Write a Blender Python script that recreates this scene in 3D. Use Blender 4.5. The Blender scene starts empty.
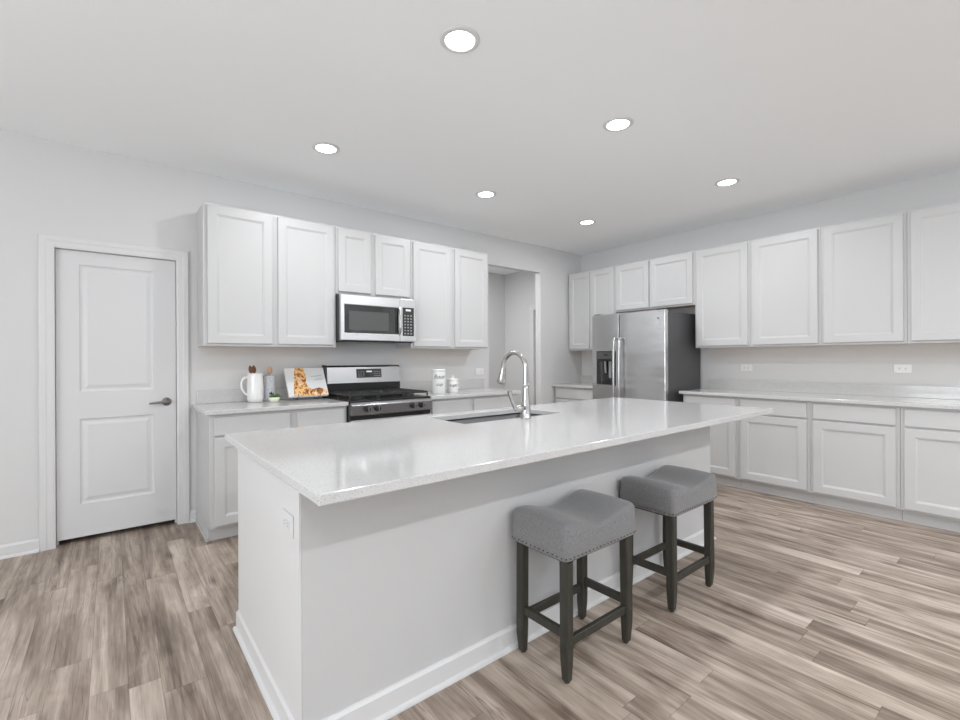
import bpy, bmesh, math, random
from mathutils import Vector, Matrix
random.seed(4)
S = bpy.context.scene
COL = S.collection
PI = math.pi

# ------------------------------------------------------------------ camera
cam_d = bpy.data.cameras.new('camera')
cam = bpy.data.objects.new('camera', cam_d)
COL.objects.link(cam)
yaw, roll = 0.6775, -0.0049
F = Vector((math.sin(yaw), math.cos(yaw), 0))
R = Vector((math.cos(yaw), -math.sin(yaw), 0))
U = Vector((0, 0, 1))
Xc = R * math.cos(roll) + U * math.sin(roll)
Yc = -R * math.sin(roll) + U * math.cos(roll)
m = Matrix((Xc, Yc, -F)).transposed().to_4x4()
m.translation = Vector((-5.2531, -4.1966, 1.2575))
cam.matrix_world = m
cam_d.sensor_width = 36
cam_d.lens = 458.11 / 960 * 36
cam_d.shift_x = 0.24 / 960
cam_d.shift_y = -1.03 / 960
cam_d.clip_start = 0.05
S.camera = cam

# ------------------------------------------------------------------ world, exposure
W = bpy.data.worlds.new('sky')
S.world = W
W.use_nodes = True
W.node_tree.nodes['Background'].inputs[0].default_value = (0.85, 0.92, 1, 1)
W.node_tree.nodes['Background'].inputs[1].default_value = 1.0
S.view_settings.view_transform = 'Standard'
S.view_settings.look = 'None'
S.view_settings.gamma = 1
S.view_settings.use_curve_mapping = False
S.view_settings.exposure = 0.10
S.cycles.diffuse_bounces = 8
S.cycles.max_bounces = 14

# ------------------------------------------------------------------ added large area lights, standing in for daylight from unseen windows
def area(name, loc, rot, sx, sy, power, color=(1, 1, 1), shape='RECTANGLE', spread=PI):
    d = bpy.data.lights.new(name, 'AREA')
    d.shape = shape
    d.size = sx
    if shape in ('RECTANGLE', 'ELLIPSE'):
        d.size_y = sy
    d.energy = power
    d.color = color
    d.spread = spread
    o = bpy.data.objects.new(name, d)
    o.location = loc
    o.rotation_euler = rot
    COL.objects.link(o)
    return o
FILL_TINT = (0.94, 0.97, 1.0)
CAN = (0.97, 0.98, 1.0)
CAN_W = 8.4               # each kitchen downlight
REAR_CAN_W = 18
TILT = math.radians(32)      # tips the added area lights upward to brighten the ceiling
area('fill_rear_wide', (-4.6, -6.75, 1.3), (PI / 2 + 2 * TILT, 0, PI), 3.6, 1.4, 50, FILL_TINT)
area('fill_rear_narrow', (-1.6, -6.75, 1.3), (PI / 2 + 2 * TILT, 0, PI), 1.8, 1.4, 45, FILL_TINT)
area('fill_left', (-8.8, -3.8, 1.35), (PI / 2 + TILT, 0, -PI / 2), 3.2, 1.9, 116, FILL_TINT)

# ------------------------------------------------------------------ helpers
class MB:
    """collects shapes and links them as ONE mesh object"""
    def __init__(s):
        s.v = []; s.f = []; s.sm = []
    def add(s, vs, fs, smooth=False):
        n = len(s.v)
        s.v += [tuple(p) for p in vs]
        for f in fs:
            s.f.append([i + n for i in f]); s.sm.append(smooth)
        return s
    def box(s, x0, y0, z0, x1, y1, z1):
        x0, x1 = min(x0, x1), max(x0, x1); y0, y1 = min(y0, y1), max(y0, y1); z0, z1 = min(z0, z1), max(z0, z1)
        vs = [(x0, y0, z0), (x1, y0, z0), (x1, y1, z0), (x0, y1, z0), (x0, y0, z1), (x1, y0, z1), (x1, y1, z1), (x0, y1, z1)]
        return s.add(vs, [(0, 3, 2, 1), (4, 5, 6, 7), (0, 1, 5, 4), (1, 2, 6, 5), (2, 3, 7, 6), (3, 0, 4, 7)])
    def prism_x(s, prof, x0, x1):
        """profile of (y,z), counter-clockwise seen from +x, extruded along x"""
        n = len(prof)
        vs = [(x0, y, z) for y, z in prof] + [(x1, y, z) for y, z in prof]
        fs = [tuple(range(n))[::-1], tuple(range(n, 2 * n))]
        fs += [(i, (i + 1) % n, n + (i + 1) % n, n + i) for i in range(n)]
        return s.add(vs, fs)
    def loft(s, rings, closed=True, cap=True, smooth=True):
        n = len(rings[0]); vs = [p for r in rings for p in r]; fs = []
        for k in range(len(rings) - 1):
            for i in range(n if closed else n - 1):
                j = (i + 1) % n
                fs.append((k * n + i, k * n + j, (k + 1) * n + j, (k + 1) * n + i))
        s.add(vs, fs, smooth)
        if cap and closed:
            s.add(rings[0], [tuple(range(n))[::-1]]); s.add(rings[-1], [tuple(range(n))])
        return s
    def lathe(s, prof, c=(0, 0, 0), n=28, axis='z', smooth=True):
        rings = []
        for r, h in prof:
            ring = []
            for i in range(n):
                a = 2 * PI * i / n
                p = (r * math.cos(a), r * math.sin(a), h)
                if axis == 'y': p = (r * math.cos(a), -h, r * math.sin(a))
                if axis == 'x': p = (h, r * math.cos(a), r * math.sin(a))
                ring.append((p[0] + c[0], p[1] + c[1], p[2] + c[2]))
            rings.append(ring)
        return s.loft(rings, smooth=smooth)
    def tube(s, pts, rad, n=14, smooth=True):
        pts = [Vector(p) for p in pts]
        if not isinstance(rad, (list, tuple)): rad = [rad] * len(pts)
        rings = []; up = None
        for k, p in enumerate(pts):
            t = (pts[min(k + 1, len(pts) - 1)] - pts[max(k - 1, 0)]).normalized()
            if up is None:
                up = Vector((0, 0, 1)) if abs(t.z) < .9 else Vector((1, 0, 0))
            a = t.cross(up).normalized(); b = a.cross(t).normalized(); up = b
            rings.append([p + (a * math.cos(2 * PI * i / n) + b * math.sin(2 * PI * i / n)) * rad[k] for i in range(n)])
        return s.loft(rings, smooth=smooth)
    def build(s, name, mat, parent=None, bevel=0, seg=2, loc=None):
        me = bpy.data.meshes.new(name)
        me.from_pydata(s.v, [], s.f)
        me.polygons.foreach_set('use_smooth', s.sm)
        bm = bmesh.new(); bm.from_mesh(me)
        bmesh.ops.recalc_face_normals(bm, faces=bm.faces)
        bm.to_mesh(me); bm.free()
        me.materials.append(mat)
        o = bpy.data.objects.new(name, me)
        COL.objects.link(o)
        if loc: o.location = loc
        if parent: o.parent = parent
        if bevel:
            b = o.modifiers.new('bevel', 'BEVEL')
            b.width = bevel; b.segments = seg; b.limit_method = 'ANGLE'; b.angle_limit = math.radians(40)
        return o

def tag(o, label=None, cat=None, group=None, kind=None):
    if label: o['label'] = label
    if cat: o['category'] = cat
    if group: o['group'] = group
    if kind: o['kind'] = kind
    return o
def empty(name, loc, rz=0):
    o = bpy.data.objects.new(name, None)
    o.empty_display_size = .05
    o.location = loc; o.rotation_euler = (0, 0, rz)
    COL.objects.link(o)
    return o
def copy_tree(o, parent=None):
    c = o.copy(); COL.objects.link(c); c.parent = parent
    for ch in [x for x in bpy.data.objects if x.parent == o]:
        copy_tree(ch, c)
    return c
def text_mesh(name, txt, size, mat, parent, loc, rot=(PI / 2, 0, 0), shear=0, ext=.0004):
    cu = bpy.data.curves.new(name, 'FONT')
    cu.body = txt; cu.size = size; cu.extrude = ext; cu.align_x = 'CENTER'; cu.align_y = 'CENTER'; cu.shear = shear
    t = bpy.data.objects.new(name, cu); COL.objects.link(t)
    dg = bpy.context.evaluated_depsgraph_get()
    me = bpy.data.meshes.new_from_object(t.evaluated_get(dg))
    bpy.data.objects.remove(t)
    me.materials.clear(); me.materials.append(mat)
    o = bpy.data.objects.new(name, me); COL.objects.link(o)
    o.parent = parent; o.location = loc; o.rotation_euler = rot
    return o

# ------------------------------------------------------------------ materials
def new_mat(name):
    mt = bpy.data.materials.new(name); mt.use_nodes = True
    return mt, mt.node_tree, mt.node_tree.nodes['Principled BSDF']
def mat(name, col, rough=.5, metal=0, noise=0, nscale=40, bump=0, stretch=(1, 1, 1), coat=0, ior=None):
    mt, nt, b = new_mat(name)
    c = (col, col, col) if not isinstance(col, tuple) else col
    b.inputs['Base Color'].default_value = (*c, 1)
    b.inputs['Roughness'].default_value = rough
    b.inputs['Metallic'].default_value = metal
    b.inputs['Coat Weight'].default_value = coat
    if ior: b.inputs['IOR'].default_value = ior
    N = nt.nodes; L = nt.links
    tc = N.new('ShaderNodeTexCoord'); mp = N.new('ShaderNodeMapping'); mp.inputs['Scale'].default_value = stretch
    nz = N.new('ShaderNodeTexNoise'); nz.inputs['Scale'].default_value = nscale; nz.inputs['Detail'].default_value = 3
    L.new(tc.outputs['Object'], mp.inputs[0]); L.new(mp.outputs[0], nz.inputs['Vector'])
    mr = N.new('ShaderNodeMapRange'); mr.inputs['To Min'].default_value = 1 - noise; mr.inputs['To Max'].default_value = 1 + noise
    L.new(nz.outputs[0], mr.inputs[0])
    vm = N.new('ShaderNodeVectorMath'); vm.operation = 'SCALE'; vm.inputs[0].default_value = c
    L.new(mr.outputs[0], vm.inputs['Scale']); L.new(vm.outputs[0], b.inputs['Base Color'])
    if bump:
        bp = N.new('ShaderNodeBump'); bp.inputs['Strength'].default_value = bump; bp.inputs['Distance'].default_value = .002
        L.new(nz.outputs[0], bp.inputs['Height']); L.new(bp.outputs[0], b.inputs['Normal'])
    return mt
def glow(name, col, strength):
    mt, nt, b = new_mat(name)
    b.inputs['Base Color'].default_value = (*col, 1)
    b.inputs['Emission Color'].default_value = (*col, 1)
    b.inputs['Emission Strength'].default_value = strength
    return mt

M_wall = mat('wall_paint', (.65, .65, .65), .85, noise=.01, nscale=300, bump=.05)
M_ceil = mat('ceiling_paint', (.915, .934, .948), .95, noise=.01, nscale=200, bump=.05)
M_trim = mat('trim_paint', (.68, .682, .685), .4, noise=.005)
M_door = mat('door_paint', (.66, .662, .667), .45, noise=.005)
M_cab = mat('cabinet_paint', (.57, .571, .571), .38, noise=.006)
M_island = mat('island_paint', (.565, .567, .57), .6, noise=.01, nscale=120, bump=.03)
M_beige = mat('cabinet_underside_wood', (.76, .54, .32), .6, noise=.12, nscale=8, stretch=(1, 8, 1))
M_steel = mat('brushed_stainless', (.66, .66, .665), .26, 1, noise=.04, nscale=3, stretch=(.5, .5, 160), bump=.02)
M_steelD = mat('satin_stainless', (.40, .40, .405), .24, 1, noise=.05, nscale=6, stretch=(1, 1, 8))
M_steelH = mat('polished_stainless', (.54, .54, .545), .22, 1, noise=.02)
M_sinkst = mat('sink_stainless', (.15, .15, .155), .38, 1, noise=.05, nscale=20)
M_fridge = mat('fridge_stainless', (.64, .64, .645), .24, 1, noise=.03, nscale=2.2, stretch=(.25, .25, 4), bump=0)
M_nickel = mat('brushed_nickel', (.52, .51, .50), .22, 1, noise=.03)
M_dnickel = mat('satin_door_nickel', (.30, .29, .28), .28, 1, noise=.03)
M_black = mat('black_enamel', .012, .28, noise=.1)
M_bglass = mat('black_glass', .012, .06, noise=.02, coat=.5)
M_gglass = mat('grey_oven_glass', .085, .12, noise=.05)
M_iron = mat('cast_iron', .02, .55, noise=.2, nscale=200, bump=.2)
M_char = mat('charcoal_side_panel', (.075, .075, .078), .42, noise=.06, nscale=180, bump=.1)
M_dark = mat('dark_gap', .01, .8)
M_plast = mat('white_plastic', (.80, .80, .79), .35)
M_grey = mat('grey_plastic', .28, .4)
M_ceram = mat('white_ceramic', (.80, .80, .79), .18, coat=.3)
M_ink = mat('black_lettering', .03, .6)
M_disp = glow('lit_display_digits', (.6, .68, .75), .35)
M_lens = glow('lamp_diffuser', (1, 1, 1), 9)

def quartz():
    mt, nt, b = new_mat('white_speckled_quartz')
    N = nt.nodes; L = nt.links
    tc = N.new('ShaderNodeTexCoord')
    nz = N.new('ShaderNodeTexNoise'); nz.inputs['Scale'].default_value = 130; nz.inputs['Detail'].default_value = 2
    nz2 = N.new('ShaderNodeTexNoise'); nz2.inputs['Scale'].default_value = 260; nz2.inputs['Detail'].default_value = 2
    for n in (nz, nz2): L.new(tc.outputs['Object'], n.inputs['Vector'])
    r1 = N.new('ShaderNodeValToRGB'); r1.color_ramp.elements[0].position = .28; r1.color_ramp.elements[0].color = (.54, .54, .53, 1)
    r1.color_ramp.elements[1].position = .42; r1.color_ramp.elements[1].color = (.60, .60, .60, 1)
    r2 = N.new('ShaderNodeValToRGB'); r2.color_ramp.elements[0].position = .33; r2.color_ramp.elements[0].color = (.50, .49, .48, 1)
    r2.color_ramp.elements[1].position = .38; r2.color_ramp.elements[1].color = (1, 1, 1, 1)
    L.new(nz.outputs[0], r1.inputs[0]); L.new(nz2.outputs[0], r2.inputs[0])
    mx = N.new('ShaderNodeMix'); mx.data_type = 'RGBA'; mx.blend_type = 'MULTIPLY'; mx.inputs[0].default_value = 1
    L.new(r1.outputs[0], mx.inputs[6]); L.new(r2.outputs[0], mx.inputs[7]); L.new(mx.outputs[2], b.inputs['Base Color'])
    b.inputs['Roughness'].default_value = .1
    b.inputs['IOR'].default_value = 1.55
    return mt
M_quartz = quartz()

def floor_mat():
    mt, nt, b = new_mat('vinyl_plank_floor')
    N = nt.nodes; L = nt.links
    def math_(op, a, bb=None, c=None):
        n = N.new('ShaderNodeMath'); n.operation = op
        for i, x in enumerate((a, bb, c)):
            if x is None: continue
            if isinstance(x, (int, float)): n.inputs[i].default_value = x
            else: L.new(x, n.inputs[i])
        return n.outputs[0]
    tc = N.new('ShaderNodeTexCoord'); sp = N.new('ShaderNodeSeparateXYZ'); L.new(tc.outputs['Object'], sp.inputs[0])
    PW, PL = .245, 1.15
    ug = math_('DIVIDE', math_('ADD', sp.outputs[0], .06), PW); pair = math_('FLOOR', ug)
    w0 = N.new('ShaderNodeTexWhiteNoise'); w0.noise_dimensions = '1D'; L.new(math_('ADD', pair, 17.3), w0.inputs['W'])
    split = math_('ADD', .36, math_('MULTIPLY', w0.outputs[0], .3)); fg = math_('FRACT', ug)
    hi = math_('GREATER_THAN', fg, split); row = math_('ADD', math_('MULTIPLY', pair, 2.0), hi)
    w1 = N.new('ShaderNodeTexWhiteNoise'); w1.noise_dimensions = '1D'; L.new(row, w1.inputs['W'])
    v = math_('ADD', math_('DIVIDE', sp.outputs[1], PL), w1.outputs[0]); cl = math_('FLOOR', v)
    cb = N.new('ShaderNodeCombineXYZ'); L.new(row, cb.inputs[0]); L.new(cl, cb.inputs[1])
    w2 = N.new('ShaderNodeTexWhiteNoise'); w2.noise_dimensions = '2D'; L.new(cb.outputs[0], w2.inputs['Vector'])
    off = math_('MULTIPLY', w2.outputs[0], 61.0)
    def nz(sx, sy, scale, detail, dist=0, o=0.):
        c = N.new('ShaderNodeCombineXYZ')
        L.new(math_('ADD', math_('MULTIPLY', sp.outputs[0], sx), off), c.inputs[0])
        L.new(math_('ADD', math_('MULTIPLY', sp.outputs[1], sy), math_('MULTIPLY', off, 1.7)), c.inputs[1])
        c.inputs[2].default_value = o
        n = N.new('ShaderNodeTexNoise'); n.inputs['Scale'].default_value = scale; n.inputs['Detail'].default_value = detail
        n.inputs['Roughness'].default_value = .6
        n.inputs['Distortion'].default_value = dist; L.new(c.outputs[0], n.inputs['Vector'])
        return n.outputs[0]
    broad = nz(7.5, .75, 1, 3, 1.3)
    fine = nz(55, 2.4, 1, 4, .6, 3.)
    hair = nz(240, 6, 1, 3, .2, 7.)
    blotch = nz(5, 2.2, 1, 3, .9, 11.)
    vn = nz(9, .45, 1, 3, 1.6, 19.)
    streak = nz(26, .5, 1, 3, .5, 23.)
    t = math_('MULTIPLY', math_('SUBTRACT', broad, .5), 1.25)
    t = math_('ADD', t, math_('MULTIPLY', math_('SUBTRACT', fine, .5), .5))
    t = math_('ADD', t, math_('MULTIPLY', math_('SUBTRACT', hair, .5), .45))
    t = math_('ADD', t, math_('MULTIPLY', math_('SUBTRACT', blotch, .5), .75))
    t = math_('ADD', t, math_('MULTIPLY', math_('SUBTRACT', w2.outputs[0], .5), .24))
    vein = math_('MAXIMUM', math_('SUBTRACT', 1.0, math_('DIVIDE', math_('ABSOLUTE', math_('SUBTRACT', vn, .5)), .022)), 0.0)
    vein = math_('MULTIPLY', vein, math_('MAXIMUM', math_('MULTIPLY', math_('SUBTRACT', blotch, .46), 5.0), 0.0))
    t = math_('SUBTRACT', t, math_('MULTIPLY', vein, .30))
    t = math_('ADD', t, math_('MULTIPLY', math_('SUBTRACT', streak, .5), .45))
    t = math_('ADD', t, .53)
    rp = N.new('ShaderNodeValToRGB'); cr = rp.color_ramp
    cr.elements[0].position = .0; cr.elements[0].color = (.085, .060, .044, 1)
    cr.elements[1].position = 1; cr.elements[1].color = (.64, .555, .48, 1)
    for p, c in ((.28, (.195, .148, .114)), (.5, (.325, .260, .210)), (.72, (.465, .388, .325))):
        e = cr.elements.new(p); e.color = (*c, 1)
    L.new(t, rp.inputs[0])
    # knots and dark figure
    kc = N.new('ShaderNodeCombineXYZ'); L.new(math_('MULTIPLY', sp.outputs[0], 2.3), kc.inputs[0]); L.new(math_('MULTIPLY', sp.outputs[1], .85), kc.inputs[1])
    vo = N.new('ShaderNodeTexVoronoi'); vo.voronoi_dimensions = '2D'; vo.inputs['Scale'].default_value = 1.0; L.new(kc.outputs[0], vo.inputs['Vector'])
    k = math_('SUBTRACT', 1.0, math_('SMOOTH_MIN', math_('DIVIDE', math_('ADD', vo.outputs[0], math_('MULTIPLY', math_('SUBTRACT', fine, .5), .22)), .075), 1.0, .2))
    k = math_('MAXIMUM', k, 0.0)
    # seams
    du = math_('MINIMUM', math_('MINIMUM', fg, math_('SUBTRACT', 1.0, fg)), math_('ABSOLUTE', math_('SUBTRACT', fg, split)))
    fv = math_('FRACT', v); dv = math_('MINIMUM', fv, math_('SUBTRACT', 1.0, fv))
    su = math_('LESS_THAN', du, .0045); sv = math_('LESS_THAN', dv, .0012)
    seam = math_('MAXIMUM', su, sv)
    dk = math_('SUBTRACT', 1.0, math_('ADD', math_('MULTIPLY', seam, .35), math_('MULTIPLY', k, .6)))
    vm = N.new('ShaderNodeVectorMath'); vm.operation = 'SCALE'; L.new(rp.outputs[0], vm.inputs[0]); L.new(dk, vm.inputs['Scale'])
    L.new(vm.outputs[0], b.inputs['Base Color'])
    b.inputs['Roughness'].default_value = .42
    bp = N.new('ShaderNodeBump'); bp.inputs['Strength'].default_value = .12; bp.inputs['Distance'].default_value = .001
    L.new(math_('SUBTRACT', fine, seam), bp.inputs['Height']); L.new(bp.outputs[0], b.inputs['Normal'])
    return mt
M_floor = floor_mat()

def linen():
    mt, nt, b = new_mat('grey_linen')
    N = nt.nodes; L = nt.links
    tc = N.new('ShaderNodeTexCoord')
    outs = []
    for sc in ((500, 150, 500), (150, 500, 150)):
        mp = N.new('ShaderNodeMapping'); mp.inputs['Scale'].default_value = sc
        n = N.new('ShaderNodeTexNoise'); n.inputs['Scale'].default_value = 1; n.inputs['Detail'].default_value = 2
        L.new(tc.outputs['Object'], mp.inputs[0]); L.new(mp.outputs[0], n.inputs['Vector']); outs.append(n.outputs[0])
    ad = N.new('ShaderNodeMath'); ad.operation = 'ADD'; L.new(outs[0], ad.inputs[0]); L.new(outs[1], ad.inputs[1])
    rp = N.new('ShaderNodeValToRGB'); rp.color_ramp.elements[0].position = .35; rp.color_ramp.elements[0].color = (.125, .125, .128, 1)
    rp.color_ramp.elements[1].position = .75; rp.color_ramp.elements[1].color = (.265, .265, .27, 1)
    hf = N.new('ShaderNodeMath'); hf.operation = 'MULTIPLY'; hf.inputs[1].default_value = .5; L.new(ad.outputs[0], hf.inputs[0])
    L.new(hf.outputs[0], rp.inputs[0]); L.new(rp.outputs[0], b.inputs['Base Color'])
    b.inputs['Roughness'].default_value = .9
    b.inputs['Sheen Weight'].default_value = .3
    bp = N.new('ShaderNodeBump'); bp.inputs['Strength'].default_value = .35; bp.inputs['Distance'].default_value = .001
    L.new(hf.outputs[0], bp.inputs['Height']); L.new(bp.outputs[0], b.inputs['Normal'])
    return mt
nt_ = M_fridge.node_tree          # faintly wavy sheet steel
nz_ = nt_.nodes.new('ShaderNodeTexNoise'); nz_.inputs['Scale'].default_value = 1; nz_.inputs['Detail'].default_value = 1
mp_ = nt_.nodes.new('ShaderNodeMapping'); mp_.inputs['Scale'].default_value = (.8, .8, 7)
tc_ = nt_.nodes.new('ShaderNodeTexCoord'); bp_ = nt_.nodes.new('ShaderNodeBump'); bp_.inputs['Distance'].default_value = .012; bp_.inputs['Strength'].default_value = 1
nt_.links.new(tc_.outputs['Object'], mp_.inputs[0]); nt_.links.new(mp_.outputs[0], nz_.inputs['Vector']); nt_.links.new(nz_.outputs[0], bp_.inputs['Height'])
nt_.links.new(bp_.outputs[0], nt_.nodes['Principled BSDF'].inputs['Normal'])
M_linen = linen()
M_legw = mat('weathered_dark_wood', (.032, .030, .023), .45, noise=.55, nscale=6, stretch=(14, 14, 1.2), bump=.15)
M_nail = mat('dark_nailheads', (.10, .095, .09), .3, .9)
M_foot = mat('black_rubber', .015, .6)

# ------------------------------------------------------------------ structure
H = 2.74
X0, Y0 = -9.0, -7.0
def struct(name, mb, mt, parent=None, bevel=0, label=None, cat=None):
    o = mb.build(name, mt, parent, bevel)
    if parent is None:
        tag(o, label, cat, kind='structure')
    return o
struct('floor', MB().box(X0 - .15, Y0 - .15, -.06, .45, 2.1, 0), M_floor, label='grey brown wood-look plank floor', cat='floor')
struct('ceiling', MB().box(X0 - .15, Y0 - .15, H, .45, 2.1, H + .1), M_ceil, label='smooth white kitchen ceiling', cat='ceiling')
DL, DR, DH = -5.56, -4.85, 2.035      # panel door opening
AL, AR, AH = -1.74, -0.845, 2.392     # hall opening
w = MB()
w.box(X0, 0, 0, DL, .092, H); w.box(DL, 0, DH, DR, .092, H); w.box(DR, 0, 0, AL, .092, H)
w.box(AL, 0, AH, AR, .092, H); w.box(AR, 0, 0, .28, .092, H)
struct('wall_back', w, M_wall, label='light grey back wall with pantry door and hall opening', cat='wall')
struct('wall_right', MB().box(0, Y0, 0, .12, 0, H), M_wall, label='light grey right wall behind the refrigerator', cat='wall')
def wall_with_windows(name, along, plane, a0, a1, wins, lab):
    w = MB()
    cuts = sorted(wins); a = a0
    def bx(p, q, z0, z1):
        if along == 'x': w.box(p, plane - .12, z0, q, plane, z1)
        else: w.box(plane - .12, p, z0, plane, q, z1)
    for (p, q, z0, z1) in cuts:
        bx(a, p, 0, H); bx(p, q, 0, z0); bx(p, q, z1, H); a = q
    bx(a, a1, 0, H)
    struct(name, w, M_wall, label=lab, cat='wall')
wall_with_windows('wall_rear', 'x', Y0, X0, .12, [(-6.4, -2.8, .5, 2.4), (-2.5, -.7, .5, 2.4)], 'wall behind the camera with two added windows')
wall_with_windows('wall_left', 'y', X0, Y0, .12, [(-5.4, -2.2, .5, 2.4)], 'left wall with one added window')
def window(n, along, plane, a0, a1, z0, z1):  # unseen windows, added to go with the daylight area lights
    f = MB(); t = .06
    def bx(p, q, u, v, d0=-.09, d1=-.03):
        if along == 'x': f.box(p, plane + d0, u, q, plane + d1, v)
        else: f.box(plane + d0, p, u, plane + d1, q, v)
    bx(a0, a1, z0, z0 + t); bx(a0, a1, z1 - t, z1); bx(a0, a0 + t, z0 + t, z1 - t); bx(a1 - t, a1, z0 + t, z1 - t)
    k = max(1, round((a1 - a0) / .9))
    for i in range(1, k):
        c = a0 + (a1 - a0) * i / k; bx(c - .03, c + .03, z0 + t, z1 - t)
    struct('window_%d' % n, f, M_trim, label='added white window frame outside the view', cat='window')
window(1, 'x', Y0, -6.4, -2.8, .5, 2.4); window(2, 'x', Y0, -2.5, -.7, .5, 2.4); window(3, 'y', X0, -5.4, -2.2, .5, 2.4)
# hall behind the opening
struct('wall_hall_end', MB().box(-3.1, 1.82, 0, .28, 1.94, H), M_wall, label='far wall at the end of the small hall', cat='wall')
struct('wall_hall_left', MB().box(-3.22, .092, 0, -3.1, 1.94, H), M_wall, label='left wall of the small hall', cat='wall')
w = MB(); w.box(.16, .092, 0, .28, .35, H); w.box(.16, .35, 2.06, .28, 1.11, H); w.box(.16, 1.11, 0, .28, 1.82, H)
struct('wall_hall_right', w, M_wall, label='right wall of the small hall with a door', cat='wall')
o = struct('door_2', MB().box(.225, .356, .012, .26, 1.103, 2.052), M_door, label='white door in the hall seen edge-on through the opening', cat='door')
for z in (.25, 1.05, 1.85):
    MB().box(.2155, 1.085, z - .04, .2248, 1.108, z + .04).build('hinge', M_dnickel, o)
def casing(name, x0, x1, ztop, y, parent=None, axis='x', label=None):
    """door casing with a stepped profile"""
    wd = .079
    f = MB()
    prof = [(0, 0), (0, -.010), (.012, -.014), (.040, -.015), (.046, -.018), (.074, -.019), (wd, -.015), (wd, 0)]
    # left leg (inner edge at x0), right leg, head, mitred
    def ring(cx, cz, sx, sz):
        return [(cx + sx * a, y + d, cz + sz * a) for a, d in prof]
    rings = [ring(x0, 0, -1, 0), ring(x0, ztop, -1, 1), ring(x1, ztop, 1, 1), ring(x1, 0, 1, 0)]
    f.loft(rings, smooth=False)
    return f
f = casing('c', DL + .012, DR - .012, DH - .012, -.0005)
f.box(DL, -.0005, 0, DL + .012, .092, DH); f.box(DR - .012, -.0005, 0, DR, .092, DH); f.box(DL + .012, -.0005, DH - .012, DR - .012, .092, DH)
f.box(DL + .012, .055, 0, DL + .024, .07, DH - .012); f.box(DR - .024, .055, 0, DR - .012, .07, DH - .012)
struct('trim_1', f, M_trim, label='white moulded casing around the pantry door', cat='door casing')
f = casing('c', .345, 1.112, 2.062, 0)
# rotate this casing onto the hall's right wall (x=.16, facing -x)
f.v = [(.16 + p[1], p[0], p[2]) for p in f.v]
struct('trim_2', f, M_trim, label='white casing of the hall door', cat='door casing')
# unseen box added behind the closed door, black to keep its gap dark
w = MB(); w.box(-5.9, .9, 0, -4.5, 1.0, H); w.box(-6.0, .0925, 0, -5.9, 1.0, H); w.box(-4.5, .0925, 0, -4.4, 1.0, H)
struct('door_light_block', w, M_dark, label='black box added behind the closed door to block light', cat='wall')

# panel door
def panel_door(x0, x1, z0, z1, yf, yb, panels):
    d = MB()
    xs = sorted({x0, x1} | {p[0] for p in panels} | {p[1] for p in panels})
    zs = sorted({z0, z1} | {p[2] for p in panels} | {p[3] for p in panels})
    for i in range(len(xs) - 1):
        for j in range(len(zs) - 1):
            if any(abs(xs[i] - p[0]) < 1e-6 and abs(zs[j] - p[2]) < 1e-6 for p in panels): continue
            d.add([(xs[i], yf, zs[j]), (xs[i + 1], yf, zs[j]), (xs[i + 1], yf, zs[j + 1]), (xs[i], yf, zs[j + 1])], [(0, 1, 2, 3)])
    for (a, b, c, e) in panels:
        rings = []
        for ins, dep in ((0, 0), (.006, .007), (.014, .010), (.022, .010), (.045, .003), (.05, .003)):
            rings.append([(a + ins, yf + dep, c + ins), (b - ins, yf + dep, c + ins), (b - ins, yf + dep, e - ins), (a + ins, yf + dep, e - ins)])
        d.loft(rings, cap=False, smooth=False)
        d.add(rings[-1], [(0, 1, 2, 3)])
    d.add([(x0, yf, z0), (x1, yf, z0), (x1, yf, z1), (x0, yf, z1), (x0, yb, z0), (x1, yb, z0), (x1, yb, z1), (x0, yb, z1)],
          [(0, 4, 5, 1), (1, 5, 6, 2), (2, 6, 7, 3), (3, 7, 4, 0), (4, 7, 6, 5)])
    return d
dl, dr = DL + .015, DR - .015
door = struct('door_1', panel_door(dl, dr, .036, 2.02, .02, .055, [(-5.425, -5.003, 1.042, 1.927), (-5.425, -5.003, .262, .855)]), M_door,
              label='closed white two-panel pantry door with lever handle', cat='door')
h = MB(); h.lathe([(.0001, .0), (.031, .0), (.031, .005), (.028, .009), (.014, .011), (.011, .02), (.011, .045), (.0001, .045)], (-4.925, .02, .945), 24, 'y').build('handle_rosette', M_dnickel, door)
hp = [(-4.925, -.022, .945), (-4.945, -.026, .946), (-4.975, -.026, .944), (-5.01, -.024, .940), (-5.035, -.023, .938)]
MB().tube(hp, [.011, .010, .009, .008, .007], 12).build('door_handle', M_dnickel, door)

# baseboards
def bb_prof(t=.014, hh=.085):
    return [(0, 0), (-t - .012, 0), (-t - .012, .006), (-t - .008, .014), (-t, .018), (-t, hh - .012), (-t + .006, hh - .004), (-t + .008, hh), (0, hh)]
def bb(name, x0, x1, lab, xf=None):
    f = MB().prism_x(bb_prof(), x0, x1)
    if xf: f.v = [xf(p) for p in f.v]
    struct(name, f, M_trim, label=lab, cat='baseboard')
bb('baseboard_back', X0, DL - .068, 'white baseboard left of the pantry door')
bb('baseboard_back_gap', DR + .068, -4.737, 'short white baseboard between the pantry door casing and the cabinets')
bb('baseboard_back_corner', AR, -.64, 'white baseboard right of the hall opening')
bb('baseboard_hall', -3.1, .15, 'white baseboard at the end of the hall', lambda p: (p[0], p[1] + 1.82, p[2]))
bb('baseboard_left', Y0, .0, 'white baseboard on the left wall', lambda p: (X0 - p[1], p[0], p[2]))
bb('baseboard_rear', X0, 0, 'white baseboard on the rear wall', lambda p: (p[0], Y0 - p[1], p[2]))
bb('baseboard_right', Y0, -4.08, 'white baseboard on the right wall beyond the cabinets', lambda p: (p[1], p[0], p[2]))

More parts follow.
